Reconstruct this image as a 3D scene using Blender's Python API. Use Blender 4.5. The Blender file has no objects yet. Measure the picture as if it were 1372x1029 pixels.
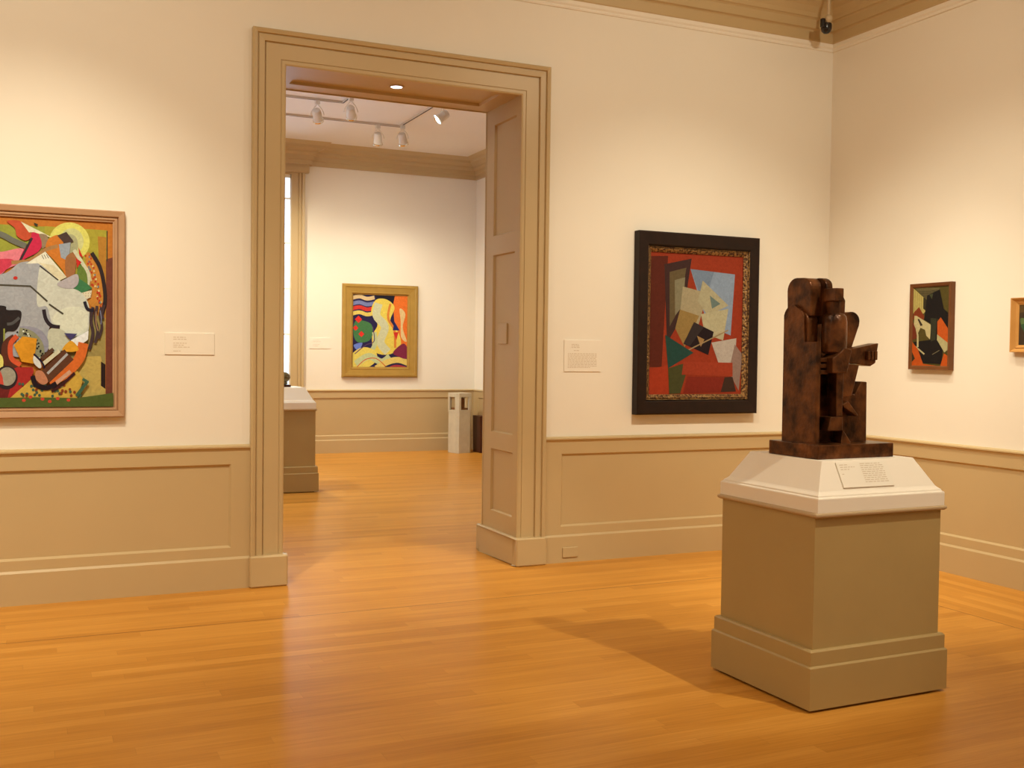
import bpy, math, random
from mathutils import Vector, Matrix
from mathutils.geometry import tessellate_polygon
random.seed(7)
PI = math.pi
COL = bpy.context.scene.collection
V = Vector

# ------------------------------------------------------------------ colour
def lin1(c):
    c /= 255.0
    return c / 12.92 if c <= 0.04045 else ((c + 0.055) / 1.055) ** 2.4
TINT = (1.0, 0.80, 0.56)
def seen(c, k=1.0):            # colour under the gallery's warm lamps -> surface colour
    return tuple(min(0.9, max(0.004, lin1(v) / t * k)) for v, t in zip(c, TINT))

# ------------------------------------------------------------------ materials
def new_mat(name):
    m = bpy.data.materials.new(name)
    m.use_nodes = True
    nt = m.node_tree
    return m, nt, nt.nodes['Principled BSDF']
def N(nt, kind, **kw):
    n = nt.nodes.new(kind)
    for k, v in kw.items():
        setattr(n, k, v)
    return n
def math_node(nt, op, a, b=None, c=None):
    n = N(nt, 'ShaderNodeMath', operation=op)
    for i, v in enumerate((a, b, c)):
        if v is None:
            continue
        if isinstance(v, (int, float)):
            n.inputs[i].default_value = v
        else:
            nt.links.new(v, n.inputs[i])
    return n.outputs[0]
def paint_mat(name, col, rough=0.55, var=0.05, scale=6.0, bump=0.02, bscale=90.0, metallic=0.0, spec=0.5, coat=0.0):
    m, nt, b = new_mat(name)
    tc = N(nt, 'ShaderNodeTexCoord')
    nz = N(nt, 'ShaderNodeTexNoise'); nz.inputs['Scale'].default_value = scale; nz.inputs['Detail'].default_value = 5
    nt.links.new(tc.outputs['Object'], nz.inputs['Vector'])
    mr = N(nt, 'ShaderNodeMapRange')
    mr.inputs['From Min'].default_value = 0.3; mr.inputs['From Max'].default_value = 0.7
    mr.inputs['To Min'].default_value = 1 - var; mr.inputs['To Max'].default_value = 1 + var
    nt.links.new(nz.outputs['Fac'], mr.inputs['Value'])
    vm = N(nt, 'ShaderNodeVectorMath', operation='SCALE')
    vm.inputs[0].default_value = col
    nt.links.new(mr.outputs[0], vm.inputs['Scale'])
    nt.links.new(vm.outputs[0], b.inputs['Base Color'])
    b.inputs['Roughness'].default_value = rough
    b.inputs['Metallic'].default_value = metallic
    b.inputs['Specular IOR Level'].default_value = spec
    b.inputs['Coat Weight'].default_value = coat
    if bump > 0:
        n2 = N(nt, 'ShaderNodeTexNoise'); n2.inputs['Scale'].default_value = bscale; n2.inputs['Detail'].default_value = 3
        nt.links.new(tc.outputs['Object'], n2.inputs['Vector'])
        bp = N(nt, 'ShaderNodeBump'); bp.inputs['Strength'].default_value = bump; bp.inputs['Distance'].default_value = 0.01
        nt.links.new(n2.outputs['Fac'], bp.inputs['Height'])
        nt.links.new(bp.outputs[0], b.inputs['Normal'])
    return m
def wood_frame_mat(name, c1, c2, rough=0.45, scale=(3, 60, 60)):
    m, nt, b = new_mat(name)
    tc = N(nt, 'ShaderNodeTexCoord')
    mp = N(nt, 'ShaderNodeMapping'); mp.inputs['Scale'].default_value = scale
    nz = N(nt, 'ShaderNodeTexNoise'); nz.inputs['Scale'].default_value = 1.0; nz.inputs['Detail'].default_value = 6
    nt.links.new(tc.outputs['Object'], mp.inputs['Vector']); nt.links.new(mp.outputs[0], nz.inputs['Vector'])
    mx = N(nt, 'ShaderNodeMix', data_type='RGBA')
    mx.inputs[6].default_value = (*c1, 1); mx.inputs[7].default_value = (*c2, 1)
    nt.links.new(nz.outputs['Fac'], mx.inputs[0]); nt.links.new(mx.outputs[2], b.inputs['Base Color'])
    b.inputs['Roughness'].default_value = rough; b.inputs['Specular IOR Level'].default_value = 0.25
    return m

M_WALL = paint_mat('cream_wall_paint', (0.84, 0.79, 0.70), 0.7, 0.012, 1.5, 0.03, 160)
M_TRIM = paint_mat('taupe_trim_paint', (0.53, 0.395, 0.21), 0.42, 0.02, 2.0, 0.015, 120)
M_CEIL = paint_mat('ceiling_paint', (0.82, 0.78, 0.74), 0.8, 0.01, 1.5, 0.02, 120)
M_WHITE = paint_mat('white_plinth_paint', (0.86, 0.80, 0.71), 0.5, 0.01, 3.0, 0.01, 120)
M_CARD = paint_mat('label_card', (0.85, 0.80, 0.71), 0.6, 0.01, 8, 0, 1)
M_INK = paint_mat('grey_ink', (0.60, 0.50, 0.38), 0.7, 0.02, 20, 0, 1)
M_INK2 = paint_mat('grey_ink_far', (0.55, 0.46, 0.36), 0.7, 0.02, 20, 0, 1)
M_PED = paint_mat('pedestal_taupe_paint', (0.42, 0.30, 0.125), 0.5, 0.03, 3.0, 0.05, 220)
M_MOULD = paint_mat('pedestal_moulding_paint', (0.50, 0.37, 0.22), 0.5, 0.02, 3.0, 0.02, 120)
M_STAND = paint_mat('stone_coloured_paint', (0.55, 0.50, 0.38), 0.6, 0.06, 12, 0.05, 150)
M_BLACK = paint_mat('black_plastic', (0.012, 0.011, 0.012), 0.25, 0.02, 10, 0, 1)
M_BEIGE = paint_mat('beige_metal', (0.55, 0.43, 0.27), 0.4, 0.03, 10, 0, 1)
M_LAMPW = paint_mat('white_lamp_metal', (0.72, 0.66, 0.58), 0.3, 0.02, 10, 0, 1)
M_CHROME = paint_mat('polished_ring', (0.85, 0.82, 0.74), 0.15, 0.02, 10, 0, 1, metallic=1.0)
M_TRACK = paint_mat('track_metal', (0.62, 0.52, 0.42), 0.5, 0.02, 10, 0, 1)
M_SLOT = paint_mat('track_slot', (0.05, 0.03, 0.03), 0.5, 0.02, 10, 0, 1)
M_DARKWOOD = wood_frame_mat('dark_red_wood', (0.045, 0.014, 0.008), (0.09, 0.028, 0.014), 0.4, (60, 60, 3))
M_BROWNWOOD = wood_frame_mat('carved_brown_wood', (0.10, 0.035, 0.012), (0.35, 0.15, 0.05), 0.5, (20, 20, 20))
M_FRAME_OAK = wood_frame_mat('pale_oak_frame', (0.40, 0.23, 0.125), (0.50, 0.31, 0.18), 0.5, (9, 9, 9))
M_FRAME_GOLD = wood_frame_mat('dull_gold_frame', (0.33, 0.20, 0.04), (0.45, 0.28, 0.07), 0.4, (9, 9, 9))
M_FRAME_DARK = wood_frame_mat('near_black_wood_frame', (0.006, 0.0025, 0.0015), (0.022, 0.008, 0.004), 0.5, (14, 14, 14))
M_FRAME_DARK.node_tree.nodes['Principled BSDF'].inputs['Specular IOR Level'].default_value = 0.25
M_FRAME_BROWN = wood_frame_mat('brown_wood_frame', (0.10, 0.036, 0.012), (0.19, 0.07, 0.022), 0.4, (10, 10, 10))
M_FRAME_ORANGE = wood_frame_mat('orange_wood_frame', (0.50, 0.24, 0.06), (0.62, 0.33, 0.10), 0.4, (10, 10, 10))
M_SEAM = paint_mat('floor_seam', (0.11, 0.035, 0.01), 0.5, 0.02, 3, 0, 1)

def gilt_mat():
    m, nt, b = new_mat('worn_gilt_moulding')
    tc = N(nt, 'ShaderNodeTexCoord')
    nz = N(nt, 'ShaderNodeTexNoise'); nz.inputs['Scale'].default_value = 55; nz.inputs['Detail'].default_value = 4
    nt.links.new(tc.outputs['Object'], nz.inputs['Vector'])
    cr = N(nt, 'ShaderNodeValToRGB')
    cr.color_ramp.elements[0].position = 0.42; cr.color_ramp.elements[0].color = (0.05, 0.018, 0.01, 1)
    cr.color_ramp.elements[1].position = 0.60; cr.color_ramp.elements[1].color = (0.36, 0.21, 0.075, 1)
    nt.links.new(nz.outputs['Fac'], cr.inputs[0]); nt.links.new(cr.outputs[0], b.inputs['Base Color'])
    b.inputs['Roughness'].default_value = 0.35; b.inputs['Metallic'].default_value = 0.35
    bp = N(nt, 'ShaderNodeBump'); bp.inputs['Strength'].default_value = 0.8; bp.inputs['Distance'].default_value = 0.01
    nt.links.new(nz.outputs['Fac'], bp.inputs['Height']); nt.links.new(bp.outputs[0], b.inputs['Normal'])
    return m
M_GILT = gilt_mat()

def bronze_mat():
    m, nt, b = new_mat('brown_patinated_bronze')
    tc = N(nt, 'ShaderNodeTexCoord')
    nz = N(nt, 'ShaderNodeTexNoise'); nz.inputs['Scale'].default_value = 14; nz.inputs['Detail'].default_value = 7
    nt.links.new(tc.outputs['Object'], nz.inputs['Vector'])
    cr = N(nt, 'ShaderNodeValToRGB')
    cr.color_ramp.elements[0].position = 0.32; cr.color_ramp.elements[0].color = (0.020, 0.007, 0.003, 1)
    cr.color_ramp.elements[1].position = 0.72; cr.color_ramp.elements[1].color = (0.21, 0.075, 0.022, 1)
    nt.links.new(nz.outputs['Fac'], cr.inputs[0]); nt.links.new(cr.outputs[0], b.inputs['Base Color'])
    b.inputs['Metallic'].default_value = 0.5; b.inputs['Roughness'].default_value = 0.30
    n2 = N(nt, 'ShaderNodeTexNoise'); n2.inputs['Scale'].default_value = 60; n2.inputs['Detail'].default_value = 4
    nt.links.new(tc.outputs['Object'], n2.inputs['Vector'])
    bp = N(nt, 'ShaderNodeBump'); bp.inputs['Strength'].default_value = 0.25; bp.inputs['Distance'].default_value = 0.01
    nt.links.new(n2.outputs['Fac'], bp.inputs['Height']); nt.links.new(bp.outputs[0], b.inputs['Normal'])
    return m
M_BRONZE = bronze_mat()

def floor_mat(name, swap):
    """strip-wood floor: strips 62 mm wide, random lengths, grain along the strip"""
    m, nt, b = new_mat(name)
    L = nt.links
    tc = N(nt, 'ShaderNodeTexCoord')
    sp = N(nt, 'ShaderNodeSeparateXYZ'); L.new(tc.outputs['Object'], sp.inputs[0])
    along, across = (sp.outputs[1], sp.outputs[0]) if swap else (sp.outputs[0], sp.outputs[1])
    w = 0.084
    r = math_node(nt, 'DIVIDE', across, w)
    row = math_node(nt, 'FLOOR', r)
    fr = math_node(nt, 'FRACT', r)
    wn = N(nt, 'ShaderNodeTexWhiteNoise', noise_dimensions='1D'); L.new(row, wn.inputs['W'])
    off = math_node(nt, 'MULTIPLY', wn.outputs['Value'], 7.3)
    a = math_node(nt, 'DIVIDE', math_node(nt, 'ADD', along, off), 1.55)
    pid = math_node(nt, 'FLOOR', a)
    fa = math_node(nt, 'FRACT', a)
    cmb = N(nt, 'ShaderNodeCombineXYZ'); L.new(row, cmb.inputs[0]); L.new(pid, cmb.inputs[1])
    wn2 = N(nt, 'ShaderNodeTexWhiteNoise', noise_dimensions='2D'); L.new(cmb.outputs[0], wn2.inputs['Vector'])
    # grain
    g = N(nt, 'ShaderNodeCombineXYZ')
    L.new(math_node(nt, 'ADD', math_node(nt, 'MULTIPLY', along, 1.6), math_node(nt, 'MULTIPLY', wn2.outputs['Value'], 37.0)), g.inputs[0])
    L.new(math_node(nt, 'MULTIPLY', across, 24.0), g.inputs[1])
    nz = N(nt, 'ShaderNodeTexNoise'); nz.inputs['Scale'].default_value = 1.0; nz.inputs['Detail'].default_value = 6; nz.inputs['Roughness'].default_value = 0.65
    L.new(g.outputs[0], nz.inputs['Vector'])
    g2 = N(nt, 'ShaderNodeCombineXYZ'); L.new(math_node(nt, 'MULTIPLY', along, 3.5), g2.inputs[0]); L.new(math_node(nt, 'MULTIPLY', across, 150.0), g2.inputs[1])
    nf = N(nt, 'ShaderNodeTexNoise'); nf.inputs['Scale'].default_value = 1.0; nf.inputs['Detail'].default_value = 3
    L.new(g2.outputs[0], nf.inputs['Vector'])
    tone = math_node(nt, 'ADD', math_node(nt, 'MULTIPLY', wn2.outputs['Value'], 0.32), math_node(nt, 'MULTIPLY', nz.outputs['Fac'], 0.80))
    tone = math_node(nt, 'ADD', tone, math_node(nt, 'MULTIPLY', math_node(nt, 'SUBTRACT', nf.outputs['Fac'], 0.32), 0.62))
    cr = N(nt, 'ShaderNodeValToRGB')
    e = cr.color_ramp.elements
    e[0].position = 0.22; e[0].color = (0.42, 0.168, 0.022, 1)
    e[1].position = 1.0; e[1].color = (0.68, 0.325, 0.062, 1)
    md = e.new(0.62); md.color = (0.56, 0.244, 0.036, 1)
    L.new(tone, cr.inputs[0])
    # joints
    j1 = math_node(nt, 'LESS_THAN', fr, 0.020)
    j2 = math_node(nt, 'LESS_THAN', fa, 0.0012)
    j = math_node(nt, 'MAXIMUM', j1, j2)
    mx = N(nt, 'ShaderNodeMix', data_type='RGBA')
    L.new(math_node(nt, 'MULTIPLY', j, 0.28), mx.inputs[0]); L.new(cr.outputs[0], mx.inputs[6]); mx.inputs[7].default_value = (0.24, 0.09, 0.025, 1)
    L.new(mx.outputs[2], b.inputs['Base Color'])
    rg = N(nt, 'ShaderNodeMapRange'); rg.inputs['To Min'].default_value = 0.26; rg.inputs['To Max'].default_value = 0.36
    L.new(nz.outputs['Fac'], rg.inputs['Value']); L.new(rg.outputs[0], b.inputs['Roughness'])
    b.inputs['Specular IOR Level'].default_value = 0.10
    bp = N(nt, 'ShaderNodeBump'); bp.inputs['Strength'].default_value = 0.04; bp.inputs['Distance'].default_value = 0.004
    L.new(nz.outputs['Fac'], bp.inputs['Height']); L.new(bp.outputs[0], b.inputs['Normal'])
    return m
M_FLOOR = floor_mat('strip_wood_floor', False)
M_FLOOR_R = floor_mat('strip_wood_border', True)

def emit_mat(name, col, st):
    m, nt, b = new_mat(name)
    b.inputs['Base Color'].default_value = (*col, 1)
    b.inputs['Emission Color'].default_value = (*col, 1)
    b.inputs['Emission Strength'].default_value = st
    return m
M_LENS = emit_mat('lit_lamp_lens', (1.0, 0.93, 0.82), 5)
M_LENS2 = emit_mat('lit_downlight_lens', (0.80, 0.80, 1.0), 6)

def glass_mat():
    m = bpy.data.materials.new('window_glass'); m.use_nodes = True
    nt = m.node_tree; nt.nodes.clear()
    o = N(nt, 'ShaderNodeOutputMaterial'); t = N(nt, 'ShaderNodeBsdfTransparent'); g = N(nt, 'ShaderNodeBsdfGlossy')
    t.inputs[0].default_value = (0.93, 0.97, 1, 1); g.inputs['Roughness'].default_value = 0.03
    f = N(nt, 'ShaderNodeFresnel'); mx = N(nt, 'ShaderNodeMixShader')
    nt.links.new(f.outputs[0], mx.inputs[0]); nt.links.new(t.outputs[0], mx.inputs[1]); nt.links.new(g.outputs[0], mx.inputs[2])
    nt.links.new(mx.outputs[0], o.inputs[0])
    return m
M_GLASS = glass_mat()

def art_mat():
    """oil paint: the picture's own colours with brush-stroke variation"""
    m, nt, b = new_mat('oil_paint')
    at = N(nt, 'ShaderNodeAttribute'); at.attribute_name = 'pigment'
    tc = N(nt, 'ShaderNodeTexCoord')
    nz = N(nt, 'ShaderNodeTexNoise'); nz.inputs['Scale'].default_value = 38; nz.inputs['Detail'].default_value = 5; nz.inputs['Distortion'].default_value = 1.2
    nt.links.new(tc.outputs['Object'], nz.inputs['Vector'])
    mr = N(nt, 'ShaderNodeMapRange'); mr.inputs['From Min'].default_value = 0.3; mr.inputs['From Max'].default_value = 0.7
    mr.inputs['To Min'].default_value = 0.88; mr.inputs['To Max'].default_value = 1.10
    nt.links.new(nz.outputs['Fac'], mr.inputs['Value'])
    vm = N(nt, 'ShaderNodeVectorMath', operation='SCALE')
    nt.links.new(at.outputs['Color'], vm.inputs[0]); nt.links.new(mr.outputs[0], vm.inputs['Scale'])
    nt.links.new(vm.outputs[0], b.inputs['Base Color'])
    b.inputs['Roughness'].default_value = 0.5; b.inputs['Specular IOR Level'].default_value = 0.12
    bp = N(nt, 'ShaderNodeBump'); bp.inputs['Strength'].default_value = 0.15; bp.inputs['Distance'].default_value = 0.004
    nt.links.new(nz.outputs['Fac'], bp.inputs['Height']); nt.links.new(bp.outputs[0], b.inputs['Normal'])
    return m
M_ART = art_mat()

# ------------------------------------------------------------------ mesh building
class MB:
    def __init__(s):
        s.v = []; s.f = []; s.mi = []; s.cur = 0
    def face(s, pts):
        i = len(s.v); s.v += [tuple(p) for p in pts]; s.f.append(list(range(i, i + len(pts)))); s.mi.append(s.cur)
    def box(s, x0, x1, y0, y1, z0, z1, T=None):
        p = [V((x, y, z)) for z in (z0, z1) for x, y in ((x0, y0), (x1, y0), (x1, y1), (x0, y1))]
        if T: p = [T(q) for q in p]
        i = len(s.v); s.v += [tuple(q) for q in p]
        for f in ((3, 2, 1, 0), (4, 5, 6, 7), (0, 1, 5, 4), (1, 2, 6, 5), (2, 3, 7, 6), (3, 0, 4, 7)):
            s.f.append([i + k for k in f]); s.mi.append(s.cur)
        return s
    def prism(s, poly, h0, h1, T):
        """poly: 2D points, T(a, b, h) -> 3D"""
        n = len(poly); i = len(s.v)
        s.v += [tuple(T(a, b, h0)) for a, b in poly] + [tuple(T(a, b, h1)) for a, b in poly]
        s.f.append([i + k for k in range(n)][::-1]); s.mi.append(s.cur)
        s.f.append([i + n + k for k in range(n)]); s.mi.append(s.cur)
        for k in range(n):
            s.f.append([i + k, i + (k + 1) % n, i + n + (k + 1) % n, i + n + k]); s.mi.append(s.cur)
        return s
    def loft(s, rings, closed_ring=True, caps=True):
        n = len(rings[0]); i = len(s.v)
        for r in rings: s.v += [tuple(p) for p in r]
        for a in range(len(rings) - 1):
            for k in range(n if closed_ring else n - 1):
                k2 = (k + 1) % n
                s.f.append([i + a * n + k, i + a * n + k2, i + (a + 1) * n + k2, i + (a + 1) * n + k]); s.mi.append(s.cur)
        if caps:
            s.f.append([i + k for k in range(n)][::-1]); s.mi.append(s.cur)
            s.f.append([i + (len(rings) - 1) * n + k for k in range(n)]); s.mi.append(s.cur)
        return s
    def cyl(s, p0, p1, r0, r1=None, n=20):
        r1 = r0 if r1 is None else r1
        p0, p1 = V(p0), V(p1); d = (p1 - p0).normalized()
        a = d.orthogonal().normalized(); b = d.cross(a)
        s.loft([[p + r * (math.cos(t * 2 * PI / n) * a + math.sin(t * 2 * PI / n) * b) for t in range(n)] for p, r in ((p0, r0), (p1, r1))])
        return s
    def lathe(s, prof, c=(0, 0, 0), n=28, axis=V((0, 0, 1)), caps=True):
        axis = V(axis).normalized(); a = axis.orthogonal().normalized(); b = axis.cross(a); c = V(c)
        s.loft([[c + h * axis + r * (math.cos(t * 2 * PI / n) * a + math.sin(t * 2 * PI / n) * b) for t in range(n)] for r, h in prof], caps=caps)
        return s
    def build(s, name, mat, parent=None, bevel=0.0, segs=2, smooth=False, loc=None, weld=True):
        import bmesh
        me = bpy.data.meshes.new(name)
        me.from_pydata(s.v, [], s.f)
        mats = mat if isinstance(mat, (list, tuple)) else [mat]
        for m in mats: me.materials.append(m)
        if len(mats) > 1:
            for p, k in zip(me.polygons, s.mi): p.material_index = k
        bm = bmesh.new(); bm.from_mesh(me)
        if weld: bmesh.ops.remove_doubles(bm, verts=bm.verts, dist=1e-5)
        bmesh.ops.recalc_face_normals(bm, faces=bm.faces)
        bm.to_mesh(me); bm.free()
        o = bpy.data.objects.new(name, me); COL.objects.link(o)
        if parent: o.parent = parent
        if loc: o.location = loc
        if bevel > 0:
            md = o.modifiers.new('bevel', 'BEVEL'); md.width = bevel; md.segments = segs; md.limit_method = 'ANGLE'; md.angle_limit = math.radians(35)
            md.harden_normals = False
        if smooth:
            for p in me.polygons: p.use_smooth = True
            if hasattr(me, 'set_sharp_from_angle'): me.set_sharp_from_angle(angle=math.radians(40))
        return o

def empty(name, loc=(0, 0, 0), rz=0.0):
    o = bpy.data.objects.new(name, None); COL.objects.link(o)
    o.location = loc; o.rotation_euler = (0, 0, rz); o.empty_display_size = 0.1
    return o
def tag(o, label, cat, group=None):
    o['label'] = label; o['category'] = cat
    if group: o['group'] = group
    return o
def struct(o):
    o['kind'] = 'structure'; return o

# ------------------------------------------------------------------ measured layout
XR = 6.10            # right wall of the near gallery
XL = -4.2            # left wall (out of frame)
YB = -9.2            # wall behind the camera
TH = 0.625           # thickness of the wall with the doorway
D0, D1, DT = 1.523, 3.237, 3.425      # doorway clear opening
ZC = 4.78            # near ceiling
FY, FXR, FXL, FZC = 8.81, 6.54, -1.0, 4.65   # far gallery
CW = 0.216           # casing width

# ---- floor: field, right-hand border (strips turned), seams
fl = MB()
fl.cur = 0
fl.face([(XL - .2, YB - .2, 0), (5.2, YB - .2, 0), (5.2, -0.9, 0), (XL - .2, -0.9, 0)])
fl.face([(XL - .2, -0.9, 0), (5.2, -0.9, 0), (XR + .1, 0.0, 0), (XR + .1, 0.02, 0), (XL - .2, 0.02, 0)])
fl.face([(D0 - .3, 0.02, 0), (D1 + .3, 0.02, 0), (D1 + .3, TH - .02, 0), (D0 - .3, TH - .02, 0)])
fl.face([(FXL - .2, TH - .02, 0), (FXR + .2, TH - .02, 0), (FXR + .2, FY + .2, 0), (FXL - .2, FY + .2, 0)])
fl.cur = 1
fl.face([(5.2, YB - .2, 0), (XR + .1, YB - .2, 0), (XR + .1, 0, 0), (5.2, -0.9, 0)])
fl.cur = 2
fl.face([(XL, -0.9055, 0.0003), (5.2, -0.9055, 0.0003), (5.2, -0.8995, 0.0003), (XL, -0.8995, 0.0003)])
fl.face([(5.2, YB, 0.0003), (5.2055, YB, 0.0003), (5.2055, -0.9, 0.0003), (5.2, -0.9, 0.0003)])
fl.face([(5.2, -0.903, 0.0003), (5.204, -0.903, 0.0003), (XR, -0.002, 0.0003), (XR, 0.002, 0.0003)])
flo = struct(fl.build('floor', [M_FLOOR, M_FLOOR_R, M_SEAM], weld=False))
for p in flo.data.polygons:
    if p.normal.z < 0: p.flip()

# ---- walls
b = MB()
b.box(XL - .2, D0 - .02, 0, TH, 0, ZC + .1).box(D1 + .02, XR + .6, 0, TH, 0, ZC + .1).box(D0 - .02, D1 + .02, 0, TH, DT + .03, ZC + .1)
struct(b.build('wall_back', M_WALL))
struct(MB().box(XR, XR + .15, YB, 0.0, 0, ZC + .1).build('wall_right', M_WALL))
struct(MB().box(XL - .2, XL, YB, 0.0, 0, ZC + .1).build('wall_left', M_WALL))
struct(MB().box(XL - .2, XR + .15, YB - .2, YB, 0, ZC + .1).build('wall_front', M_WALL))
struct(MB().box(XL - .2, XR + .15, YB - .2, 0.0, ZC, ZC + .1).build('ceiling', M_CEIL))
# far gallery
WX0, WX1, WZ0, WZ1 = 2.30, 3.545, 0.95, 4.19     # window opening
b = MB()
b.box(FXL - .2, WX0, FY, FY + .35, 0, FZC + .1).box(WX1, FXR + .2, FY, FY + .35, 0, FZC + .1)
b.box(WX0, WX1, FY, FY + .35, 0, WZ0).box(WX0, WX1, FY, FY + .35, WZ1, FZC + .1)
struct(b.build('wall_far', M_WALL))
struct(MB().box(FXR, FXR + .2, TH, FY, 0, FZC + .1).build('wall_far_right', M_WALL))
# far left wall with an unseen tall window added to let daylight in
b = MB()
b.box(FXL - .2, FXL, TH, 3.2, 0, FZC + .1).box(FXL - .2, FXL, 5.4, FY, 0, FZC + .1).box(FXL - .2, FXL, 3.2, 5.4, 0, .95).box(FXL - .2, FXL, 3.2, 5.4, 4.1, FZC + .1)
struct(b.build('wall_far_left', M_WALL))
struct(MB().box(FXL - .2, FXR + .2, TH, FY + .2, FZC, FZC + .1).build('ceiling_far', M_CEIL))

# ---- wainscot with recessed panels: face plane mapped by T(u, n, z)
def recessed(b, u0, u1, z0, z1, holes, d, bev, T):
    """a board of depth d from u0..u1, z0..z1 with recessed panels (hu0,hu1,hz0,hz1), sorted along u"""
    def q(*pts): b.face([T(*p) for p in pts])
    # cut the face in columns at every hole edge
    us = sorted({u0, u1, *[h[0] for h in holes], *[h[1] for h in holes]})
    zs = sorted({z0, z1, *[h[2] for h in holes], *[h[3] for h in holes]})
    for i in range(len(us) - 1):
        for j in range(len(zs) - 1):
            cu, cz = (us[i] + us[i + 1]) / 2, (zs[j] + zs[j + 1]) / 2
            if any(h[0] < cu < h[1] and h[2] < cz < h[3] for h in holes): continue
            q((us[i], d, zs[j]), (us[i + 1], d, zs[j]), (us[i + 1], d, zs[j + 1]), (us[i], d, zs[j + 1]))
    for a, c, e, f in holes:
        A, C, E, F = a + bev, c - bev, e + bev, f - bev
        q((A, 0.002, E), (C, 0.002, E), (C, 0.002, F), (A, 0.002, F))
        q((a, d, e), (c, d, e), (C, 0.002, E), (A, 0.002, E))
        q((a, d, f), (c, d, f), (C, 0.002, F), (A, 0.002, F))
        q((a, d, e), (a, d, f), (A, 0.002, F), (A, 0.002, E))
        q((c, d, e), (c, d, f), (C, 0.002, F), (C, 0.002, E))
    q((u0, 0, z0), (u0, d, z0), (u0, d, z1), (u0, 0, z1)); q((u1, 0, z0), (u1, d, z0), (u1, d, z1), (u1, 0, z1))
    q((u0, 0, z1), (u1, 0, z1), (u1, d, z1), (u0, d, z1)); q((u0, 0, z0), (u1, 0, z0), (u1, d, z0), (u0, d, z0))

def Tback(u, n, z): return V((u, -n, z))             # near wall, facing -y
def Tright(u, n, z): return V((XR - n, -u, z))       # right wall, facing -x
def Tfar(u, n, z): return V((u, FY - n, z))
def TfarR(u, n, z): return V((FXR - n, u, z))

RAIL = [(0, .893), (.012, .893), (.020, .901), (.026, .915), (.034, .919), (.034, .928), (.028, .934), (.010, .940), (0, .940)]
BASE = [(0, 0), (.032, 0), (.032, .193), (.020, .207), (0, .207)]
def along(b, prof, u0, u1, T):
    b.loft([[T(u0, n, z) for n, z in prof], [T(u1, n, z) for n, z in prof]])
tn = [0]
def trim(b, mat=None, **kw):
    tn[0] += 1
    return struct(b.build('trim_%d' % tn[0], mat or M_TRIM, **kw))
def scaled(prof, k): return [(n, z * k) for n, z in prof]
def shift(prof, dz): return [(n, z + dz) for n, z in prof]

CO0, CO1 = D0 - CW, D1 + CW
for T, u0, u1, holes, nm, zk in (
        (Tback, XL, CO0, [(XL + .15, -.9 + .0, .268, .812), (-.6, 1.187, .268, .812)], 'back_left', 0),
        (Tback, CO1, XR, [(3.596, 5.95, .268, .812)], 'back_right', 0),
        (Tright, 0.0, -YB, [(.15, 4.2, .268, .812), (4.5, 8.9, .268, .812)], 'right', 0)):
    if nm == 'back_left': holes = [(XL + .15, 1.187, .268, .812)]
    b = MB(); recessed(b, u0, u1, .15, .90, holes, .018, .013, T); trim(b)
    b = MB(); along(b, RAIL, u0, u1, T); trim(b)
    b = MB(); along(b, BASE, u0, u1, T); struct(b.build('baseboard_' + nm, M_TRIM))
for T, u0, u1, holes, nm in (
        (Tfar, FXL, FXR, [(3.90, 6.40, .262, .846)], 'far'),
        (TfarR, TH, FY, [(.9, 8.60, .262, .846)], 'far_right')):
    b = MB(); recessed(b, u0, u1, .15, .935, holes, .018, .015, T); trim(b)
    b = MB(); along(b, shift(RAIL, .035), u0, u1, T); trim(b)
    b = MB(); along(b, BASE, u0, u1, T); struct(b.build('baseboard_' + nm, M_TRIM))

# ---- doorway casing (stepped, mitred), both sides of the wall; lining with panels; soffit
CAS = [(-.004, 0), (-.004, .016), (.006, .022), (.022, .022), (.025, .018), (.029, .018), (.032, .024), (.127, .024), (.130, .018), (.134, .018),
       (.139, .036), (.174, .040), (.178, .034), (.182, .034), (.187, .050), (.206, .056), (CW, .048), (CW, 0)]
def casing(b, x0, x1, zt, zb, T, prof):
    b.loft([[T(x0 - d, n, zb) for d, n in prof], [T(x0 - d, n, zt + d) for d, n in prof],
            [T(x1 + d, n, zt + d) for d, n in prof], [T(x1 + d, n, zb) for d, n in prof]])
b = MB(); casing(b, D0, D1, DT, .20, Tback, CAS); trim(b)
b = MB(); casing(b, D0, D1, DT, .20, lambda u, n, z: V((u, TH + n, z)), CAS); trim(b)
# lining: board .02 in front of the rough opening
def Tj(u, n, z): return V((D1 + .02 - n, u, z))
def Tjl(u, n, z): return V((D0 - .02 + n, u, z))
JH = [(.078, .478, .345, .822), (.078, .478, .952, 2.305), (.078, .478, 2.452, 3.30)]
b = MB(); recessed(b, -.004, TH + .004, 0, DT + .02, JH, .020, .008, Tj)
trim(b)
b = MB(); recessed(b, -.004, TH + .004, 0, DT + .02, JH, .020, .008, Tjl)
trim(b)
b = MB(); recessed(b, D0, D1, -.004, TH + .004, [(D0 + .13, D1 - .135, .08, .470)], .020, .006, lambda u, n, z: V((u, z, DT + .022 - n)))
trim(b)
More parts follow.
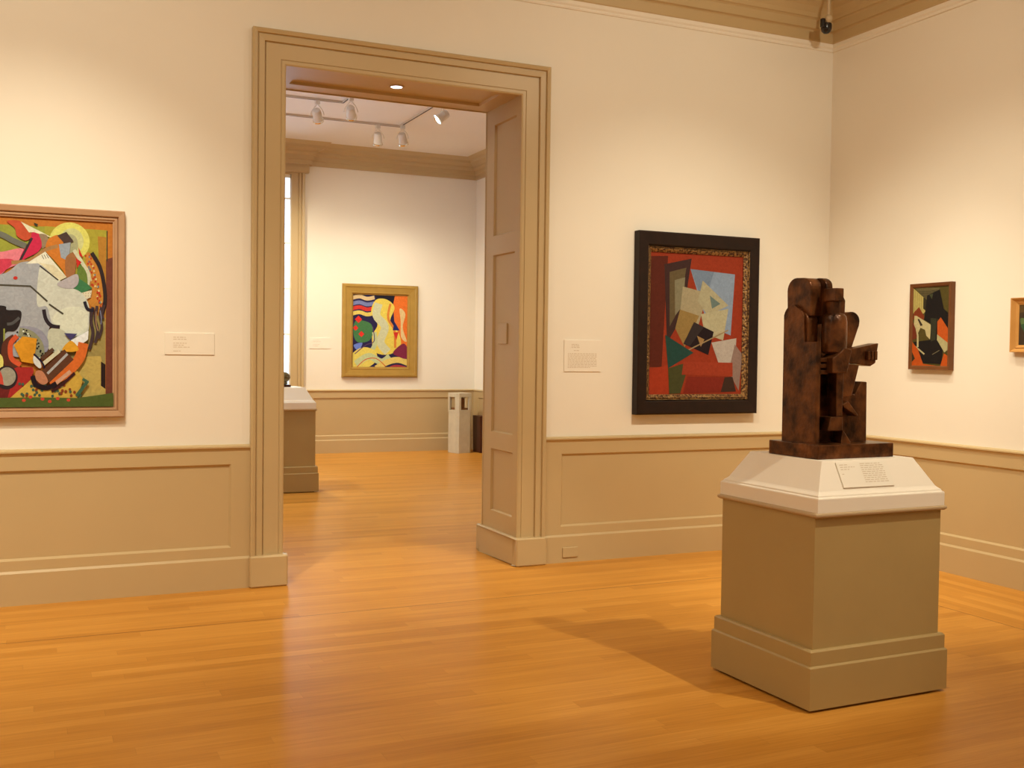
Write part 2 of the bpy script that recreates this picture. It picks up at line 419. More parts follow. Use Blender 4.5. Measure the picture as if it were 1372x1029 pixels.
# plinth blocks wrapping the corner
def plinth(b, xi, xo, s):
    # xi: clear opening edge, xo: outer edge of casing, s=+1 right side
    e = .026
    for (a, z0, z1) in ((0.0, 0, .212),):
        x0, x1 = sorted((xi - s * e, xo + s * .006))
        b.box(x0, x1, -.072, 0, 0, .208)
        b.box(x0, x1, TH, TH + .072, 0, .208)
        x0, x1 = sorted((xi - s * e, xi + s * .02))
        b.box(x0, x1, 0, TH, 0, .208)
b = MB(); plinth(b, D1, CO1, 1); struct(b.build('baseboard_doorway_right', M_TRIM, bevel=.010, segs=1))
b = MB(); plinth(b, D0, CO0, -1); struct(b.build('baseboard_doorway_left', M_TRIM, bevel=.010, segs=1))

# ---- cornices, mitred along a plan path (interior on the left-hand side of the path)
def sweep(b, path, prof, closed=False):
    n = len(path); rings = []
    for i in range(n):
        p = V(path[i]).to_2d() if len(path[i]) == 3 else V(path[i])
        def nrm(a, c):
            d = (V(c) - V(a)).normalized(); return V((-d.y, d.x))
        if closed or 0 < i < n - 1:
            n1 = nrm(path[i - 1], path[i]); n2 = nrm(path[i], path[(i + 1) % n])
            m = (n1 + n2); m = m / max(1e-6, m.dot(n1))
        elif i == 0: m = nrm(path[0], path[1])
        else: m = nrm(path[-2], path[-1])
        rings.append([V((p.x + m.x * d, p.y + m.y * d, z)) for d, z in prof])
    if closed: rings.append(rings[0])
    b.loft(rings, caps=not closed)
NC = [(0, 4.157), (.030, 4.157), (.034, 4.165), (.034, 4.235), (.040, 4.243), (.062, 4.250), (.064, 4.315), (.074, 4.325), (.088, 4.330), (.10, 4.36), (.13, 4.40),
      (.18, 4.435), (.20, 4.44), (.205, 4.47), (.25, 4.50), (.27, 4.56), (.33, 4.62), (.36, 4.64), (.36, 4.70), (.40, ZC), (0, ZC)]
b = MB(); sweep(b, [(XL, YB), (XR, YB), (XR, 0), (XL, 0)], NC, True); trim(b)
NB = [(0, 4.095), (.010, 4.097), (.014, 4.108), (.012, 4.118), (.022, 4.130), (.026, 4.157), (0, 4.157)]
b = MB(); sweep(b, [(XL, YB), (XR, YB), (XR, 0), (XL, 0)], NB, True); trim(b, M_WALL)
FC = [(0, 4.335), (.030, 4.335), (.034, 4.345), (.034, 4.40), (.05, 4.41), (.055, 4.47), (.08, 4.485), (.10, 4.50), (.105, 4.53), (.15, 4.55), (.19, 4.565),
      (.20, 4.60), (.24, 4.625), (.27, FZC), (0, FZC)]
EX = 3.80
b = MB(); sweep(b, [(FXR, TH), (FXR, FY), (EX, FY), (EX, FY - .09), (2.03, FY - .09), (2.03, FY), (FXL, FY), (FXL, TH)], FC, True); trim(b)
# entablature block over the window and casing
b = MB(); b.box(2.03, EX, FY - .09, FY, 4.215, FZC - .02); b.box(2.05, EX - .02, FY - .10, FY, 4.225, 4.30); trim(b, bevel=.006)
FCAS = [(0, 0), (0, .03), (.10, .03), (.104, .022), (.110, .022), (.114, .045), (.145, .045), (.149, .036), (.155, .036), (.159, .06), (.195, .065), (.200, .055), (.200, 0)]
b = MB(); casing(b, WX0, WX1, WZ1, WZ0, Tfar, [(d, n) for d, n in FCAS]); trim(b)
# window with muntins
wz = [3.831, 3.164, 2.484, 1.803]
b = MB()
for x0, x1 in ((WX0, WX0 + .05), (WX1 - .012, WX1), ((WX0 + WX1) / 2 - .02, (WX0 + WX1) / 2 + .02)): b.box(x0, x1, FY + .012, FY + .06, WZ0, WZ1)
for z in (WZ0, WZ1 - .05): b.box(WX0, WX1, FY + .012, FY + .06, z, z + .05)
for z in wz: b.box(WX0, WX1, FY + .02, FY + .04, z - .012, z + .012)
w = struct(b.build('window_1', M_WHITE))
g = MB().box(WX0, WX1, FY + .028, FY + .032, WZ0, WZ1).build('window_pane', M_GLASS, w)
struct(MB().box(WX0 - .05, WX1 + .05, FY - .08, FY + .2, WZ0 - .05, WZ0).build('window_sill', M_TRIM, w, bevel=.006))
b = MB()
for y in (3.2, 4.28, 5.35): b.box(FXL - .14, FXL - .09, y, y + .05, .95, 4.1)
for z in (.95, 1.75, 2.55, 3.35, 4.05): b.box(FXL - .135, FXL - .095, 3.2, 5.4, z, z + .05)
w = struct(b.build('window_added', M_WHITE))  # added out of view, brings more daylight into the far gallery
MB().box(FXL - .117, FXL - .113, 3.2, 5.4, .95, 4.1).build('window_pane', M_GLASS, w)

# ------------------------------------------------------------------ small wall plates
o = MB().box(-.0, .130, -.010, 0, 0, .076).build('outlet_cover', M_TRIM, loc=(3.605, -.032, .038), bevel=.004)
tag(o, 'small taupe painted outlet cover on the baseboard right of the doorway', 'outlet cover')
o = MB().box(-.012, 0, 0, .165, 0, .155).build('access_plate', M_TRIM, loc=(D1 + .018, .225, 1.625), bevel=.003)
tag(o, 'taupe painted square plate on the panelled side of the doorway', 'plate')

# ------------------------------------------------------------------ label cards
def text_lines(b, x0, z0, rows, dz, h, T):
    for i, (L, indent) in enumerate(rows):
        if L <= 0: continue
        x = x0 + indent; end = x + L
        while x < end - .004:
            wl = min(random.uniform(.010, .030), end - x)
            b.face([T(x, z0 - i * dz), T(x + wl, z0 - i * dz), T(x + wl, z0 - i * dz - h), T(x, z0 - i * dz - h)])
            x += wl + .005
def paragraphs(rows):
    out = []; cur = []
    for i, r in enumerate(rows + [(0, 0)]):
        if r[0] > 0: cur.append(r)
        elif cur: out.append((i - len(cur), cur)); cur = []
    return out
def label_card(loc, w, h, rows, label, x0, z0, dz, th=.007, hh=.0042, ink=None):
    e = empty('wall_label', loc)
    tag(e, label, 'label')
    MB().box(0, w, -th, 0, 0, h).build('card', M_CARD, e, bevel=.001)
    for i0, par in paragraphs(rows):
        b = MB(); text_lines(b, x0, z0 - i0 * dz, par, dz, hh, lambda u, z: V((u, -th - .0004, z)))
        b.build('lettering', ink or M_INK, e)
    return e
label_card((.773, 0, 1.52), .306, .137, [(.075, 0), (.08, 0), (0, 0), (.082, 0), (.065, 0), (.10, 0), (0, 0), (.045, 0)],
           'cream wall label with grey lines of text left of the doorway', .052, .112, .0125)
label_card((3.612, 0, 1.425), .312, .236, [(.06, .03), (.07, .03), (.07, .03), (0, 0), (.05, .05), (0, 0)] + [(.245, 0)] * 9 + [(.19, 0)],
           'cream wall label with a block of text right of the doorway', .03, .205, .0115)
label_card((3.84, FY, 1.595), .315, .165, [(.10, 0), (.12, 0), (0, 0), (.11, 0), (.08, 0)],
           'cream wall label between the window and the picture in the far room', .05, .13, .022, ink=M_INK2)

# ------------------------------------------------------------------ picture painting kit
def catmull(pts, closed=False, k=6):
    out = []; n = len(pts)
    rng = range(n) if closed else range(n - 1)
    for i in rng:
        p0 = pts[(i - 1) % n] if closed or i > 0 else pts[0]
        p1 = pts[i]; p2 = pts[(i + 1) % n]
        p3 = pts[(i + 2) % n] if closed or i + 2 < n else pts[-1]
        for j in range(k):
            t = j / k
            out.append(tuple(.5 * ((2 * p1[c]) + (-p0[c] + p2[c]) * t + (2 * p0[c] - 5 * p1[c] + 4 * p2[c] - p3[c]) * t * t + (-p0[c] + 3 * p1[c] - 3 * p2[c] + p3[c]) * t ** 3) for c in (0, 1)))
    if not closed: out.append(pts[-1])
    return out
class Art:
    """a canvas built of flat patches of paint laid one over another"""
    def __init__(s, fmap, w, h, k=1.0):
        s.f = fmap; s.w = w; s.h = h; s.k = k; s.lay = 0; s.v = []; s.t = []; s.c = []
        s.add([(0, 0), (w, 0), (w, h), (0, h)], (120, 90, 60), raw=True)
    def add(s, pts, col, raw=False):
        s.lay += 1; y = -.002 - s.lay * .00012
        P = pts if raw else [s.f(*p) for p in pts]
        # clip to the canvas rectangle
        for ax, lim, sg in ((0, 0, 1), (0, s.w, -1), (1, 0, 1), (1, s.h, -1)):
            Q = []
            for i in range(len(P)):
                a, c = P[i - 1], P[i]
                da, dc = sg * (a[ax] - lim), sg * (c[ax] - lim)
                if (da >= 0) != (dc >= 0):
                    t = da / (da - dc); Q.append((a[0] + t * (c[0] - a[0]), a[1] + t * (c[1] - a[1])))
                if dc >= 0: Q.append(c)
            P = Q
            if len(P) < 3: return
        tri = tessellate_polygon([[V((a, b, 0)) for a, b in P]])
        i0 = len(s.v); s.v += [(a, y, b) for a, b in P]
        c = seen(col, s.k)
        for t in tri: s.t.append([i0 + q for q in t]); s.c.append(c)
    def poly(s, col, *pts): s.add(list(pts), col)
    def blob(s, col, *pts): s.add(catmull(list(pts), True), col)
    def ell(s, col, x, y, rx, ry=None, rot=0, n=28):
        ry = ry or rx; c, d = math.cos(rot), math.sin(rot)
        s.add([(x + rx * math.cos(t * 2 * PI / n) * c - ry * math.sin(t * 2 * PI / n) * d, y + rx * math.cos(t * 2 * PI / n) * d + ry * math.sin(t * 2 * PI / n) * c) for t in range(n)], col)
    def stroke(s, col, th, *pts, curve=True, taper=0):
        P = catmull(list(pts)) if curve and len(pts) > 2 else list(pts)
        L = []; R = []
        for i, p in enumerate(P):
            a = P[max(0, i - 1)]; c = P[min(len(P) - 1, i + 1)]
            dx, dy = c[0] - a[0], c[1] - a[1]; l = math.hypot(dx, dy) or 1
            q = th / 2 * (1 - taper * abs(2 * i / (len(P) - 1) - 1))
            L.append((p[0] - dy / l * q, p[1] + dx / l * q)); R.append((p[0] + dy / l * q, p[1] - dx / l * q))
        s.add(L + R[::-1], col)
    def build(s, parent, loc):
        me = bpy.data.meshes.new('canvas')
        n = len(s.v)
        # stretcher body behind the paint
        bx = [(0, -.002, 0), (s.w, -.002, 0), (s.w, -.002, s.h), (0, -.002, s.h), (0, .004, 0), (s.w, .004, 0), (s.w, .004, s.h), (0, .004, s.h)]
        fc = [(0, 1, 2, 3), (7, 6, 5, 4), (0, 4, 5, 1), (1, 5, 6, 2), (2, 6, 7, 3), (3, 7, 4, 0)]
        me.from_pydata(s.v + bx, [], s.t + [[n + q for q in f] for f in fc])
        at = me.color_attributes.new('pigment', 'FLOAT_COLOR', 'CORNER')
        cols = s.c + [(.4, .3, .2)] * 6
        for p, c in zip(me.polygons, cols):
            for li in p.loop_indices: at.data[li].color = (*c, 1)
        for p in me.polygons:
            if p.index < len(s.t) and p.normal.y > 0: p.flip()
        me.materials.append(M_ART)
        o = bpy.data.objects.new('canvas', me); COL.objects.link(o); o.parent = parent; o.location = loc
        return o
def frame_mesh(w, h, prof):
    """w,h: inner opening; prof: (d outward, n towards the room)"""
    b = MB(); rings = []
    for sx, sz in ((0, 0), (1, 0), (1, 1), (0, 1), (0, 0)):
        rings.append([V((sx * w + (2 * sx - 1) * d, -n, sz * h + (2 * sz - 1) * d)) for d, n in prof])
    b.loft(rings, caps=False)
    return b
def picture(name, loc, rz, label, art, ox, oz, w, h, canvas_n, frames):
    """loc: lower-left outer corner of frame on the wall; (ox,oz): canvas corner inside; frames: [(name, prof, mat)] with d measured from the canvas edge"""
    e = empty(name, loc, rz); tag(e, label, 'painting')
    art.build(e, (ox, -canvas_n, oz))
    for nm, prof, mat in frames:
        o = frame_mesh(w, h, prof).build(nm, mat, e, loc=(ox, 0, oz))
    return e
def frame_mesh2(w, h, prof, kz):
    b = MB(); rings = []
    for sx, sz in ((0, 0), (1, 0), (1, 1), (0, 1), (0, 0)):
        rings.append([V((sx * w + (2 * sx - 1) * d, -n, sz * h + (2 * sz - 1) * d * kz)) for d, n in prof])
    b.loft(rings, caps=False)
    return b

# ---- large animated composition on the left wall
W1, H1 = .967, 1.138
def f1(X, Y):
    px = X / 6.86; top = 75 + 43 * X / 1045
    return (W1 - (152.3 - px) / 242.4, H1 * (1 - (Y - top) / (1815 - top)))
A = Art(f1, W1, H1, .84)
A.poly((196, 112, 38), (-1000, 0), (1045, 0), (1045, 1815), (-1000, 1815))
A.poly((158, 150, 52), (-1000, 120), (420, 170), (420, 520), (-1000, 520))
A.poly((172, 152, 48), (400, 165), (985, 195), (985, 900), (400, 700))
A.poly((182, 120, 42), (895, 250), (978, 258), (978, 1000), (930, 960))
A.poly((120, 62, 40), (975, 460), (1045, 440), (1045, 1815), (975, 1815))
A.poly((160, 134, 70), (620, 900), (972, 1000), (972, 1740), (520, 1740))
A.poly((196, 160, 78), (690, 1360), (925, 1350), (970, 1560), (970, 1725), (560, 1735))
A.poly((45, 30, 25), (928, 1400), (972, 1430), (972, 1655), (928, 1625))
A.stroke((60, 55, 35), 10, (985, 200), (985, 480), curve=False)
A.ell((222, 204, 92), 630, 305, 190, 178)
A.ell((206, 194, 120), 650, 300, 112, 120)
A.ell((172, 160, 110), 640, 330, 70, 95)
A.blob((204, 128, 48), (795, 400), (860, 440), (930, 600), (958, 760), (948, 960), (850, 900), (740, 790), (720, 700), (800, 620), (780, 500))
for i in range(46):
    t = i / 46; x = 800 + 130 * t + random.uniform(-28, 28); y = 430 + 480 * t + random.uniform(-22, 22)
    A.ell(random.choice([(190, 55, 30), (190, 60, 35), (120, 120, 110), (225, 190, 120)]), x, y, 9, 11, n=8)
A.stroke((52, 38, 34), 36, (838, 402), (915, 530), (955, 690), (965, 850), (930, 985))
A.stroke((112, 106, 84), 52, (-300, 150), (0, 245), (110, 300), (230, 350))
A.poly((60, 60, 40), (300, 135), (340, 150), (330, 170), (310, 160))
A.poly((190, 120, 40), (-300, 300), (-60, 320), (0, 400), (-200, 460))
A.blob((226, 120, 118), (-120, 440), (40, 400), (190, 370), (230, 430), (180, 500), (60, 560), (0, 610), (-160, 640))
A.blob((206, 60, 72), (-200, 520), (0, 470), (120, 480), (60, 560), (-60, 620))
A.blob((196, 78, 44), (60, 125), (180, 125), (240, 200), (290, 250), (230, 300), (150, 260), (130, 190))
A.blob((204, 42, 66), (285, 225), (350, 235), (385, 310), (340, 400), (230, 460), (170, 495), (200, 400), (270, 300))
A.stroke((60, 45, 45), 22, (285, 275), (172, 492), curve=False)
A.poly((228, 210, 160), (185, 130), (350, 210), (480, 275), (300, 222), (258, 226))
A.blob((150, 120, 84), (350, 240), (420, 250), (430, 320), (380, 370), (370, 300))
A.blob((206, 116, 40), (430, 290), (520, 245), (570, 300), (560, 420), (600, 470), (600, 620), (560, 560), (480, 470), (410, 390))
A.stroke((172, 120, 66), 34, (100, 500), (260, 480), (400, 385), (520, 345))
A.poly((78, 58, 48), (515, 250), (600, 215), (668, 300), (590, 330))
A.poly((156, 156, 150), (530, 330), (640, 310), (620, 480), (550, 450))
A.blob((160, 102, 56), (600, 440), (690, 400), (690, 520), (670, 620), (610, 640), (590, 560))
A.stroke((208, 196, 150), 34, (670, 380), (750, 500), (810, 600), (800, 700))
A.poly((204, 46, 34), (712, 352), (758, 450), (722, 430)); A.poly((200, 44, 34), (688, 450), (742, 490), (700, 545))
A.blob((104, 120, 48), (715, 520), (775, 560), (800, 660), (780, 740), (700, 690))
A.poly((66, 116, 66), (720, 640), (800, 690), (845, 730), (750, 775), (665, 730))
A.poly((222, 202, 156), (725, 775), (840, 745), (830, 810), (765, 845))
for i in range(14): A.poly((150, 60, 35), *[(735 + (i % 5) * 22 + a, 770 + (i // 5) * 24 + c) for a, c in ((0, 0), (8, 2), (4, 12))])
A.blob((166, 158, 146), (-500, 640), (0, 610), (180, 500), (350, 510), (520, 640), (620, 760), (560, 900), (440, 1100), (400, 1320), (180, 1360), (-100, 1300), (-500, 1250))
A.blob((206, 196, 164), (350, 560), (400, 560), (520, 650), (640, 720), (740, 770), (810, 880), (815, 1010), (800, 1130), (700, 1200), (560, 1170), (470, 1060), (420, 900), (330, 880))
A.blob((218, 208, 170), (470, 1010), (560, 920), (720, 900), (800, 960), (780, 1120), (660, 1160), (560, 1130))
A.blob((196, 186, 148), (440, 1110), (560, 1110), (640, 1200), (560, 1300), (440, 1290))
A.blob((150, 140, 138), (180, 1080), (340, 1100), (430, 1200), (420, 1310), (330, 1280), (200, 1160))
A.poly((232, 216, 176), (230, 510), (405, 398), (602, 628), (535, 662), (430, 560), (340, 505))
A.poly((222, 200, 150), (345, 500), (480, 520), (600, 628), (535, 662))
for i in range(3): A.stroke((60, 50, 45), 5, (372 + 22 * i, 430 - 4 * i), (392 + 22 * i, 466 - 4 * i), curve=False)
A.stroke((80, 70, 52), 16, (-500, 700), (0, 705), (270, 714), (425, 852), curve=False)
A.stroke((80, 70, 52), 16, (440, 876), (572, 966), curve=False)
A.stroke((66, 56, 46), 11, (355, 528), (525, 656), curve=False)
A.stroke((48, 36, 38), 34, (392, 925), (410, 1010), (460, 1070), (540, 1085))
A.ell((196, 50, 36), 135, 640, 20, 15)
A.blob((182, 164, 150), (515, 690), (600, 640), (700, 600), (712, 680), (660, 730), (560, 725))
for i, pts in enumerate((((850, 900), (830, 1020), (850, 1140), (815, 1290)), ((890, 890), (870, 1000), (895, 1120), (870, 1230)), ((930, 900), (915, 980), (935, 1080), (905, 1190)), ((960, 880), (940, 960), (950, 1010)))):
    A.stroke((72, 52, 48), 30 - 3 * i, *pts)
A.stroke((40, 34, 40), 30, (770, 850), (800, 920), (860, 930))
A.stroke((160, 120, 80), 10, (880, 940), (880, 1050), (900, 1120)); A.stroke((120, 120, 130), 9, (918, 930), (930, 1000), (925, 1060))
A.blob((44, 34, 30), (-500, 900), (0, 890), (60, 930), (182, 940), (175, 1050), (130, 1120), (40, 1150), (20, 1400), (-100, 1500), (-500, 1500))
A.stroke((84, 78, 70), 26, (60, 1060), (110, 1050), (170, 1000))
A.stroke((150, 146, 60), 15, (34, 1100), (34, 1270), curve=False)
A.stroke((142, 134, 96), 84, (165, 1130), (270, 1160), (345, 1250), (360, 1370))
for i in range(26):
    t = i / 26; x = 175 + 190 * math.sin(t * PI / 2) ; y = 1125 + 250 * t * t + 30 * t
    A.ell(random.choice([(40, 34, 30), (40, 34, 30), (225, 215, 180)]), x + random.uniform(-28, 28), y + random.uniform(-22, 22), 9, 8, n=10)
A.stroke((92, 46, 30), 70, (130, 1180), (50, 1250), (55, 1400), (160, 1460))
A.stroke((208, 82, 44), 44, (150, 1165), (92, 1240), (100, 1370), (180, 1430))
A.poly((216, 140, 32), (120, 1250), (200, 1170), (330, 1190), (300, 1420), (190, 1400))
A.poly((168, 44, 36), (150, 1450), (290, 1450), (300, 1490), (262, 1580), (90, 1740), (-200, 1750), (-60, 1560))
A.poly((110, 36, 30), (-300, 1640), (100, 1600), (60, 1740), (-300, 1760))
A.blob((222, 200, 96), (-20, 1330), (20, 1360), (25, 1440), (0, 1490), (-40, 1440))
A.ell((50, 36, 34), 55, 1545, 100, 108); A.ell((160, 146, 116), 60, 1535, 78, 84); A.poly((200, 70, 50), (0, 1480), (20, 1540), (30, 1610), (-20, 1600))
A.poly((206, 158, 60), (70, 1745), (280, 1560), (420, 1650), (560, 1640), (690, 1470), (760, 1560), (700, 1745))
for i in range(38):
    A.ell(random.choice([(70, 92, 66), (70, 92, 66), (140, 60, 30)]), random.uniform(150, 740), random.uniform(1600, 1730), 13, 14, n=10)
A.poly((70, 60, 92), (578, 1140), (702, 1146), (640, 1206)); A.poly((232, 222, 200), (640, 1206), (808, 1118), (802, 1200), (712, 1264))
A.stroke((214, 102, 38), 96, (760, 1230), (720, 1370), (600, 1500), (440, 1585))
A.blob((222, 152, 40), (560, 1292), (642, 1210), (716, 1290), (640, 1312))
A.stroke((96, 56, 34), 128, (625, 1335), (400, 1545), curve=False)
A.stroke((176, 166, 150), 22, (610, 1330), (425, 1510), curve=False)
A.stroke((212, 196, 150), 36, (535, 1300), (388, 1420), curve=False); A.stroke((92, 60, 40), 34, (480, 1285), (372, 1375), curve=False)
A.blob((214, 204, 180), (300, 1350), (340, 1370), (370, 1440), (350, 1460), (300, 1410)); A.stroke((40, 28, 40), 18, (300, 1330), (370, 1400), (400, 1460))
A.blob((190, 120, 80), (320, 1490), (380, 1490), (430, 1580), (380, 1610), (320, 1560))
A.stroke((208, 150, 110), 36, (640, 1490), (500, 1600), curve=False)
A.stroke((36, 24, 26), 44, (290, 1530), (320, 1610), (420, 1640), (508, 1600))
A.stroke((64, 30, 28), 26, (463, 1672), (560, 1610), (678, 1505))
A.poly((84, 92, 38), (-1000, 1745), (300, 1725), (700, 1735), (1045, 1690), (1045, 1815), (-1000, 1815))
A.stroke((68, 96, 66), 32, (696, 1716), (800, 1580), curve=False); A.stroke((68, 96, 66), 26, (752, 1560), (806, 1592), curve=False)
for x, y in ((210, 1752), (270, 1722), (380, 1742), (446, 1764), (520, 1738), (620, 1752)): A.ell((200, 70, 44), x, y, 18, 15, n=10)
FO = [(-.004, .006), (-.004, .020), (.004, .022), (.010, .030), (.020, .030), (.024, .024), (.030, .040), (.060, .046), (.066, .040), (.066, 0)]
picture('framed_painting', (-.566, -.004, 1.131), 0, 'large brightly coloured curving abstract painting in a pale oak frame left of the doorway', A, .066, .064, W1, H1, .006,
        [('frame', FO, M_FRAME_OAK)])

# ---- red composition in the heavy dark frame
W2, H2 = .875, 1.105
def f2(X, Y):
    v = (Y - (166 + 14 * (X - 148) / 450)) / (848 - 170)
    xl = 149 - 18 * v; xr = 600 - 17 * v
    return (W2 * (X - xl) / (xr - xl), H2 * (1 - v))
A = Art(f2, W2, H2, .64)
A.poly((172, 60, 30), (100, 120), (640, 120), (640, 900), (100, 900))
A.poly((104, 42, 26), (130, 190), (232, 186), (196, 714), (132, 712))
A.poly((188, 62, 30), (120, 724), (262, 700), (226, 860), (110, 860))
A.poly((158, 164, 166), (338, 246), (556, 268), (532, 566), (420, 520))
A.poly((136, 144, 148), (338, 246), (452, 258), (400, 420))
A.poly((74, 46, 38), (214, 226), (344, 196), (300, 470), (222, 600))
A.poly((116, 92, 56), (238, 262), (318, 240), (286, 430), (236, 520))
A.poly((150, 132, 92), (262, 300), (312, 286), (300, 420), (262, 470))
A.poly((188, 162, 114), (300, 330), (420, 360), (372, 520), (286, 450))
A.poly((168, 128, 66), (286, 440), (378, 470), (306, 620), (262, 530))
A.poly((198, 176, 126), (396, 300), (522, 420), (420, 470), (372, 400))
A.poly((206, 184, 132), (386, 462), (522, 436), (494, 590), (404, 556))
A.poly((122, 132, 112), (430, 372), (482, 412), (440, 436))
A.poly((42, 27, 27), (352, 500), (448, 548), (420, 660), (300, 604))
A.poly((62, 48, 42), (352, 500), (400, 524), (330, 616), (300, 604))
A.poly((182, 132, 72), (366, 566), (402, 584), (384, 620))
A.stroke((176, 140, 90), 6, (312, 640), (520, 540), curve=False)
A.poly((44, 76, 60), (214, 560), (348, 648), (226, 720))
A.poly((84, 78, 38), (226, 720), (330, 690), (282, 842), (230, 842))
A.poly((208, 182, 152), (436, 600), (560, 580), (552, 716), (470, 700))
A.poly((164, 126, 102), (552, 610), (590, 660), (570, 838), (520, 742))
A.poly((178, 64, 34), (300, 690), (540, 700), (540, 768), (290, 752))
A.poly((146, 46, 28), (318, 762), (500, 770), (480, 842), (296, 842))
A.poly((72, 46, 32), (500, 770), (540, 770), (556, 842), (480, 842))
FG = [(-.004, .010), (-.004, .034), (.008, .046), (.020, .056), (.028, .050), (.034, .062), (.036, .062), (.036, .010)]
FD = [(.036, 0), (.036, .062), (.044, .070), (.115, .074), (.125, .068), (.125, 0)]
e = empty('framed_painting', (4.205, -.004, 1.098)); tag(e, 'faceted red and cream painting in a broad near-black frame right of the doorway', 'painting')
A.build(e, (.125, -.024, .150))
frame_mesh2(W2, H2, FG, 1.0).build('gilt_slip', M_GILT, e, loc=(.125, 0, .150))
frame_mesh2(W2, H2, FD, 1.2).build('frame', M_FRAME_DARK, e, loc=(.125, 0, .150))

# ---- bright composition in the far room
W3, H3 = .885, 1.12
def f3(X, Y): return (W3 * (X - 208) / 517, H3 * (1 - (Y - 182) / 656))
A = Art(f3, W3, H3, .92)
A.poly((44, 36, 62), (150, 100), (800, 100), (800, 900), (150, 900))
A.poly((230, 108, 38), (575, 150), (740, 150), (740, 720), (640, 690), (600, 430))
A.blob((224, 180, 112), (650, 300), (705, 350), (680, 470), (720, 600), (665, 560), (660, 420))
for y, c in ((210, (214, 172, 112)), (262, (120, 118, 142)), (306, (208, 54, 40)), (352, (222, 182, 80))):
    A.stroke(c, 34, (190, y + 10), (270, y - 8), (340, y + 10), (410, y - 4))
A.blob((72, 112, 60), (240, 420), (370, 440), (395, 520), (360, 600), (250, 610), (215, 520))
for x, y, r in ((262, 408, 34), (236, 486, 26), (290, 540, 28)): A.poly((216, 48, 34), (x - r, y), (x, y - r), (x + r, y), (x, y + r))
A.blob((108, 118, 168), (220, 640), (300, 620), (262, 690))
A.poly((34, 28, 34), (410, 150), (610, 150), (585, 270), (430, 240))
A.blob((226, 188, 72), (420, 230), (520, 220), (600, 290), (560, 420), (640, 520), (660, 640), (560, 720), (420, 700), (390, 560), (440, 450), (380, 340))
A.stroke((202, 188, 134), 74, (450, 260), (430, 370), (510, 470), (470, 610), (540, 700))
A.stroke((214, 120, 46), 22, (560, 260), (540, 390), (600, 500), (610, 660))
A.stroke((190, 184, 124), 40, (410, 520), (420, 620), (380, 700))
A.poly((38, 40, 84), (600, 420), (650, 500), (585, 500)); A.poly((206, 48, 36), (590, 520), (640, 515), (620, 590))
A.blob((224, 190, 80), (190, 740), (300, 660), (420, 690), (430, 780), (330, 850), (200, 850))
A.stroke((192, 186, 122), 60, (240, 810), (360, 740), (480, 790), (560, 740))
A.stroke((222, 182, 88), 54, (430, 850), (540, 790), (640, 770), (740, 800))
A.blob((126, 40, 56), (590, 700), (690, 620), (740, 700), (720, 760), (640, 740))
A.blob((170, 50, 54), (540, 845), (620, 815), (740, 840), (740, 870), (560, 870))
A.stroke((90, 56, 84), 8, (395, 470), (410, 600), (330, 640), (230, 720)); A.stroke((206, 96, 40), 8, (250, 840), (330, 770), (430, 760), (520, 830))
FC3 = [(-.004, .006), (-.004, .018), (.012, .020), (.020, .038), (.030, .040), (.036, .034), (.110, .044), (.120, .052), (.150, .050), (.158, .03), (.165, .03), (.168, 0)]
e = empty('framed_painting', (4.335, FY - .004, 1.160)); tag(e, 'small bright yellow, red and orange painting in a gold frame on the far room wall', 'painting')
A.build(e, (.168, -.006, .160))
frame_mesh2(W3, H3, FC3, .95).build('frame', M_FRAME_GOLD, e, loc=(.168, 0, .160))

# ---- small dark picture on the right wall
W4, H4 = .345, .590
def f4(X, Y):
    v = (Y - (185 - 35 * (X - 150) / 335)) / 715
    return (W4 * (X - 153) / 333, H4 * (1 - v))
A = Art(f4, W4, H4, .72)
A.poly((92, 74, 30), (100, 100), (500, 100), (500, 950), (100, 950))
A.poly((110, 92, 52), (160, 180), (395, 175), (385, 250), (310, 300), (250, 270))
for i in range(6): A.stroke((70, 56, 34), 5, (205, 215 + i * 12), (310, 210 + i * 12), (380, 195 + i * 10), curve=False)
A.poly((196, 166, 84), (153, 190), (250, 268), (252, 370), (278, 385), (255, 415), (153, 420))
for i in range(4): A.stroke((160, 130, 64), 4, (172 + 20 * i, 215 + 15 * i), (172 + 20 * i, 410), curve=False)
A.poly((60, 50, 30), (250, 270), (300, 300), (290, 400), (270, 385), (250, 370))
A.poly((136, 56, 26), (165, 408), (212, 358), (262, 440), (250, 500), (153, 470)); A.poly((120, 50, 26), (153, 500), (180, 520), (210, 640), (153, 660))
A.poly((204, 176, 112), (170, 440), (190, 440), (330, 512), (320, 642), (286, 612), (272, 560), (230, 545), (205, 600), (166, 520))
A.poly((60, 44, 30), (200, 470), (215, 465), (250, 520), (230, 530))
A.poly((34, 27, 22), (286, 250), (400, 190), (440, 360), (490, 400), (490, 540), (385, 450), (385, 640), (440, 720), (430, 850), (260, 860), (165, 680), (325, 645), (325, 500), (262, 470))
A.poly((58, 54, 34), (322, 450), (378, 450), (372, 640), (330, 660)); A.poly((76, 72, 42), (305, 240), (340, 232), (330, 280))
A.stroke((196, 170, 110), 16, (185, 520), (206, 620), (208, 722), curve=False); A.stroke((196, 170, 110), 14, (190, 722), (272, 780), curve=False)
A.stroke((120, 104, 70), 6, (345, 775), (410, 730), curve=False)
A.poly((204, 86, 28), (385, 480), (415, 436), (482, 530), (482, 655), (388, 590)); A.poly((190, 166, 104), (386, 590), (482, 655), (482, 720), (455, 745), (386, 640))
A.poly((202, 82, 24), (156, 680), (210, 740), (262, 868), (420, 872), (452, 752), (484, 770), (484, 910), (150, 910)); A.poly((60, 48, 26), (150, 760), (185, 830), (150, 870))
FB = [(-.003, .006), (-.003, .040), (.004, .046), (.022, .050), (.024, .046), (.024, 0)]
